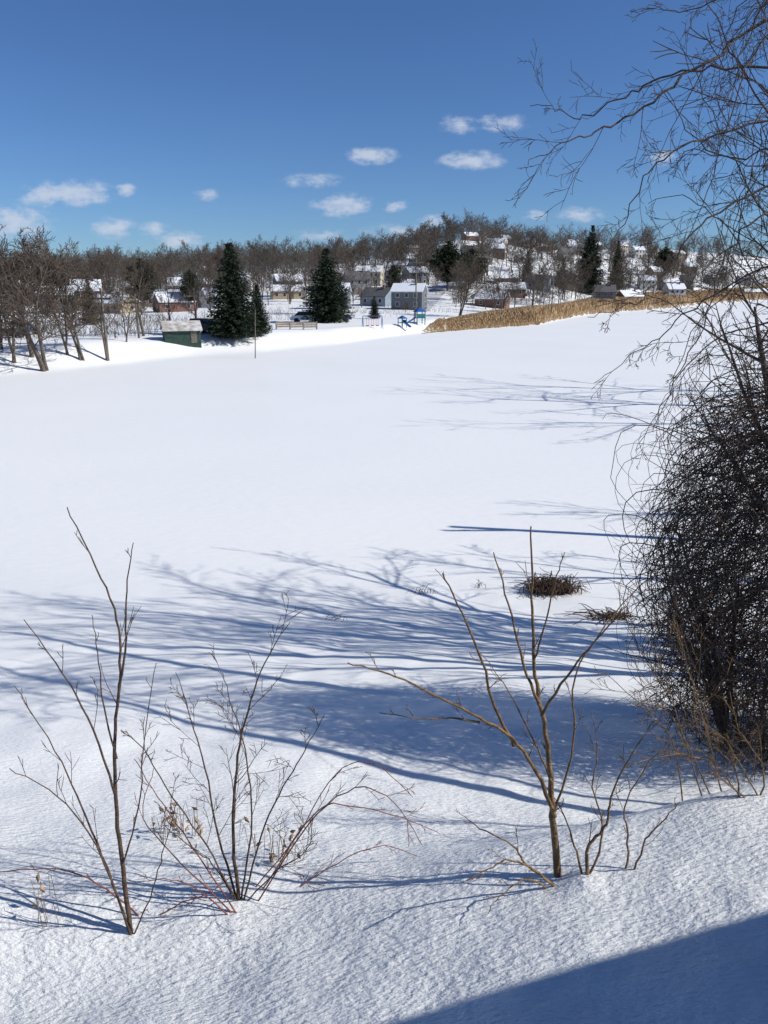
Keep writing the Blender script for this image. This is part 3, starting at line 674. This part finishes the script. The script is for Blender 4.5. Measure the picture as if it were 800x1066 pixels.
shrub('bare_sapling','thin bare twiggy stems under the vine thicket',(700,850),[
 ([(770,835),(765,800),(740,770),(722,722)],.1,.2,.008,.003,8,.3),
 ([(790,840),(795,800),(770,760),(760,720)],.1,.1,.008,.003,8,.3),
 ([(775,838),(750,800),(725,780),(690,770)],.1,.1,.007,.003,8,.3),
 ([(795,838),(770,795),(755,770),(720,745)],.1,.1,.007,.003,8,.3),
 ([(785,838),(750,810),(735,790),(705,800)],.1,.0,.007,.003,8,.3),
 ([(720,800),(700,770),(680,745),(665,700)],.5,.4,.007,.003,8,.3),
 ([(750,790),(700,745),(670,735),(630,700)],.5,.4,.007,.003,8,.3),
 ([(740,795),(710,760),(690,700),(670,650)],.5,.4,.007,.003,8,.3),
 ([(760,790),(730,740),(715,690),(700,640)],.5,.4,.007,.003,8,.3),
 ([(730,790),(705,785),(680,790),(640,800)],.5,.2,.007,.003,8,.3)],M['tancane'],cfgf)
def tuft(name,label,px,py,wpx,hpx,n,m,r,flat=.5,leaf=0):
    b=hit(px,py); dist=np.linalg.norm(b-CAM); sc=dist/F; T=Tubes()
    for k in range(n):
        x=b[0]+rnd.gauss(0,.22)*wpx*sc; y=b[1]+rnd.gauss(0,.22)*wpx*sc*.5; z=hz(x,y)
        H=hpx*sc*rnd.uniform(.4,1.1); l=rv()*flat*wpx*sc*.25
        T.add([[x,y,z-.02],[x+l[0]*.4,y+l[1]*.4,z+H*.8],[x+l[0]*.8,y+l[1]*.8,z+H*rnd.uniform(.6,1.1)],[x+l[0]*1.2,y+l[1]*1.2,z+H*rnd.uniform(.1,.9)]],[r,r*.8,r*.7,r*.4],3)
        if leaf and rnd.random()<leaf:
            q=np.array([x+l[0]*.8,y+l[1]*.8,z+H*rnd.uniform(.2,1)]); d=nrm(rv()); T.add([q,q+d*.03,q+d*.06],[.002,.014,.001],3)
    o=obj(name,T.mesh(name+'_mesh',m)); tag(o,label,'grass','dry grass tufts in the snow'); return o
tuft('dry_grass_tuft','dark brown dead grass tuft poking from lake snow',575,617,52,16,320,M['drydark'],.011,.75)
tuft('dry_grass_tuft','flattened dark dead stalks lying on snow',635,643,46,6,80,M['drydark'],.012,1.2)
tuft('dry_grass_tuft','sparse short dead stalks poking through snow',440,618,26,7,12,M['drydark'],.007,.8)
tuft('dry_grass_tuft','sparse short dead stalks poking through snow',345,645,40,6,8,M['drydark'],.006,.8)
tuft('dry_grass_tuft','sparse short dead stalks poking through snow',498,612,22,7,8,M['drydark'],.007,.8)
tuft('dry_weed_clump','pale dry weeds with curled leaves in snow',186,870,44,44,17,M['dry'],.0025,.7,.9)
tuft('dry_weed_clump','pale dry weeds with curled leaves in snow',290,895,46,40,17,M['dry'],.0025,.7,.8)
tuft('dry_weed_clump','thin dry weed stalks beside bare canes',50,960,40,60,8,M['dry'],.002,.3,.1)
# ---------------------------------------------------------------- house beside the viewpoint
SE=math.radians(38); SD=Vector((1.0,-.18,0)).normalized()
ang=math.atan2(.55,2.0)
w_,d_=8.0,6.0
H=house('house',w_,d_,3.6,1.0,0,True,ov=.35,nwin=3,chim=False)
off=3.3/math.tan(SE)
e0=np.array([.1,2.47])+np.array([SD.x,SD.y])*off
dirv=np.array([math.cos(ang),math.sin(ang)]); nv=np.array([-math.sin(ang),math.cos(ang)])
cen=e0+dirv*3.2-nv*(d_/2+.35)
H.location=(cen[0],cen[1],2.98); H.rotation_euler=(0,0,ang+math.pi); tag(H,'white lakeside house with snowy low gable roof','house')
# ---------------------------------------------------------------- ground sheet
NA=560; rings=[.25]
while rings[-1]<3500: rings.append(rings[-1]*1.0135+.004)
rings=np.array(rings)
tt=(np.linspace(-1,1,NA,endpoint=False)); tt=np.pi/2+np.pi*np.sign(tt)*np.abs(tt)**1.6
X=rings[:,None]*np.cos(tt)[None]; Y=rings[:,None]*np.sin(tt)[None]
Z=height(X,Y); V=np.stack([X,Y,Z],-1).reshape(-1,3); nR=len(rings)
i=np.arange(nR-1)[:,None]*NA; j=np.arange(NA)[None]; j2=(j+1)%NA
Q=np.stack([i+j,i+NA+j,i+NA+j2,i+j2],-1).reshape(-1,4)
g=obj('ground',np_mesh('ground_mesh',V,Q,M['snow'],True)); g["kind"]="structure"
# ---------------------------------------------------------------- camera, light, world
cam=bpy.data.cameras.new('camera'); co=bpy.data.objects.new('camera',cam); COL.objects.link(co)
cam.sensor_fit='VERTICAL'; cam.sensor_height=36; cam.lens=26; cam.clip_end=6000; cam.clip_start=.05
co.location=CAM; co.rotation_euler=(math.pi/2-PITCH,0,0); scene.camera=co
sd=Vector((SD.x*math.cos(SE),SD.y*math.cos(SE),math.sin(SE)))
l=bpy.data.lights.new('sun','SUN'); l.energy=4.6; l.angle=math.radians(.5); l.color=(1,.972,.90)
lo=bpy.data.objects.new('sun',l); COL.objects.link(lo); lo.rotation_euler=sd.to_track_quat('Z','Y').to_euler(); lo.location=(20,-10,30)
W=bpy.data.worlds.new('World'); scene.world=W; W.use_nodes=True; nt=W.node_tree; N=nt.nodes; L=nt.links
bg=N['Background']; bg.inputs['Strength'].default_value=.10
sky=N.new('ShaderNodeTexSky'); sky.sky_type='NISHITA'; sky.sun_disc=False; sky.sun_elevation=SE; sky.sun_rotation=math.atan2(SD.x,SD.y); sky.air_density=1.0; sky.dust_density=.2; sky.ozone_density=1.5; sky.altitude=900
tint=N.new('ShaderNodeMix'); tint.data_type='RGBA'; tint.blend_type='MULTIPLY'; tint.inputs[0].default_value=1; tint.inputs[7].default_value=(.44,.645,.96,1); L.new(sky.outputs[0],tint.inputs[6])
tc=N.new('ShaderNodeTexCoord'); sx=N.new('ShaderNodeSeparateXYZ'); L.new(tc.outputs['Generated'],sx.inputs[0])
def mth(op,a,b=None,c=None):
    n=N.new('ShaderNodeMath'); n.operation=op
    for k,q in enumerate((a,b,c)):
        if q is None: continue
        if isinstance(q,(int,float)): n.inputs[k].default_value=q
        else: L.new(q,n.inputs[k])
    return n.outputs[0]
ysafe=mth('MAXIMUM',sx.outputs['Y'],.05); uu=mth('DIVIDE',sx.outputs['X'],ysafe); vv=mth('DIVIDE',sx.outputs['Z'],ysafe)
cb=N.new('ShaderNodeCombineXYZ'); L.new(uu,cb.inputs[0]); L.new(vv,cb.inputs[1])
no=N.new('ShaderNodeTexNoise'); no.inputs['Scale'].default_value=46; no.inputs['Detail'].default_value=6; no.inputs['Roughness'].default_value=.6
mp=N.new('ShaderNodeMapping'); mp.inputs['Scale'].default_value=(1,1.9,1); L.new(cb.outputs[0],mp.inputs[0]); L.new(mp.outputs[0],no.inputs['Vector'])
CL=[(75,201,52,13,1.25),(45,207,28,9,1.05),(15,232,42,18,1.1),(118,237,25,11,1.15),(130,198,14,7,1.0),(160,239,18,8,.95),(188,250,27,10,1.15),(215,203,15,7,.85),(387,162,28,9,1.2),(358,214,33,12,1.2),(325,188,32,8,.8),(491,167,34,10,1.2),(478,130,21,10,.8),(520,128,32,9,.85),(413,215,15,7,.8),(425,241,54,9,.75),(335,245,30,8,.7),(455,230,21,7,.85),(556,225,14,7,.85),(604,223,27,8,1.05),(690,164,17,8,.95),(-60,220,50,12,.8),(870,180,40,10,.8),(535,240,16,6,.5)]
acc=None
for px,py,a,b,al in CL:
    d=ray(px,py); uc,vc=d[0]/d[1],d[2]/d[1]
    s=N.new('ShaderNodeVectorMath'); s.operation='SUBTRACT'; L.new(cb.outputs[0],s.inputs[0]); s.inputs[1].default_value=(uc,vc,0)
    m_=N.new('ShaderNodeVectorMath'); m_.operation='MULTIPLY'; L.new(s.outputs[0],m_.inputs[0]); m_.inputs[1].default_value=(F/a/1.12,F/b/1.12,0)
    ln=N.new('ShaderNodeVectorMath'); ln.operation='LENGTH'; L.new(m_.outputs[0],ln.inputs[0])
    o_=mth('MULTIPLY_ADD',ln.outputs['Value'],-al,al)
    acc=o_ if acc is None else mth('MAXIMUM',acc,o_)
nz=mth('MULTIPLY_ADD',no.outputs['Fac'],2.4,-1.25)
dn=mth('ADD',acc,nz)
mr=N.new('ShaderNodeMapRange'); mr.interpolation_type='SMOOTHSTEP'; mr.inputs[1].default_value=-.1; mr.inputs[2].default_value=1.15; mr.inputs[3].default_value=0; mr.inputs[4].default_value=.85
L.new(dn,mr.inputs[0])
gate=mth('GREATER_THAN',sx.outputs['Y'],.06)
soft=N.new('ShaderNodeMapRange'); soft.inputs[1].default_value=0; soft.inputs[2].default_value=.35; L.new(acc,soft.inputs[0])
fac=mth('MULTIPLY',mth('MULTIPLY',mr.outputs[0],gate),soft.outputs[0])
cm=N.new('ShaderNodeMix'); cm.data_type='RGBA'; L.new(fac,cm.inputs[0]); L.new(tint.outputs[2],cm.inputs[6]); cm.inputs[7].default_value=(5.6,6.3,7.6,1)
L.new(cm.outputs[2],bg.inputs['Color'])
scene.view_settings.view_transform='Standard'; scene.view_settings.look='None'; scene.view_settings.exposure=0
print('trees',cnt[0],'houses',len(P4))
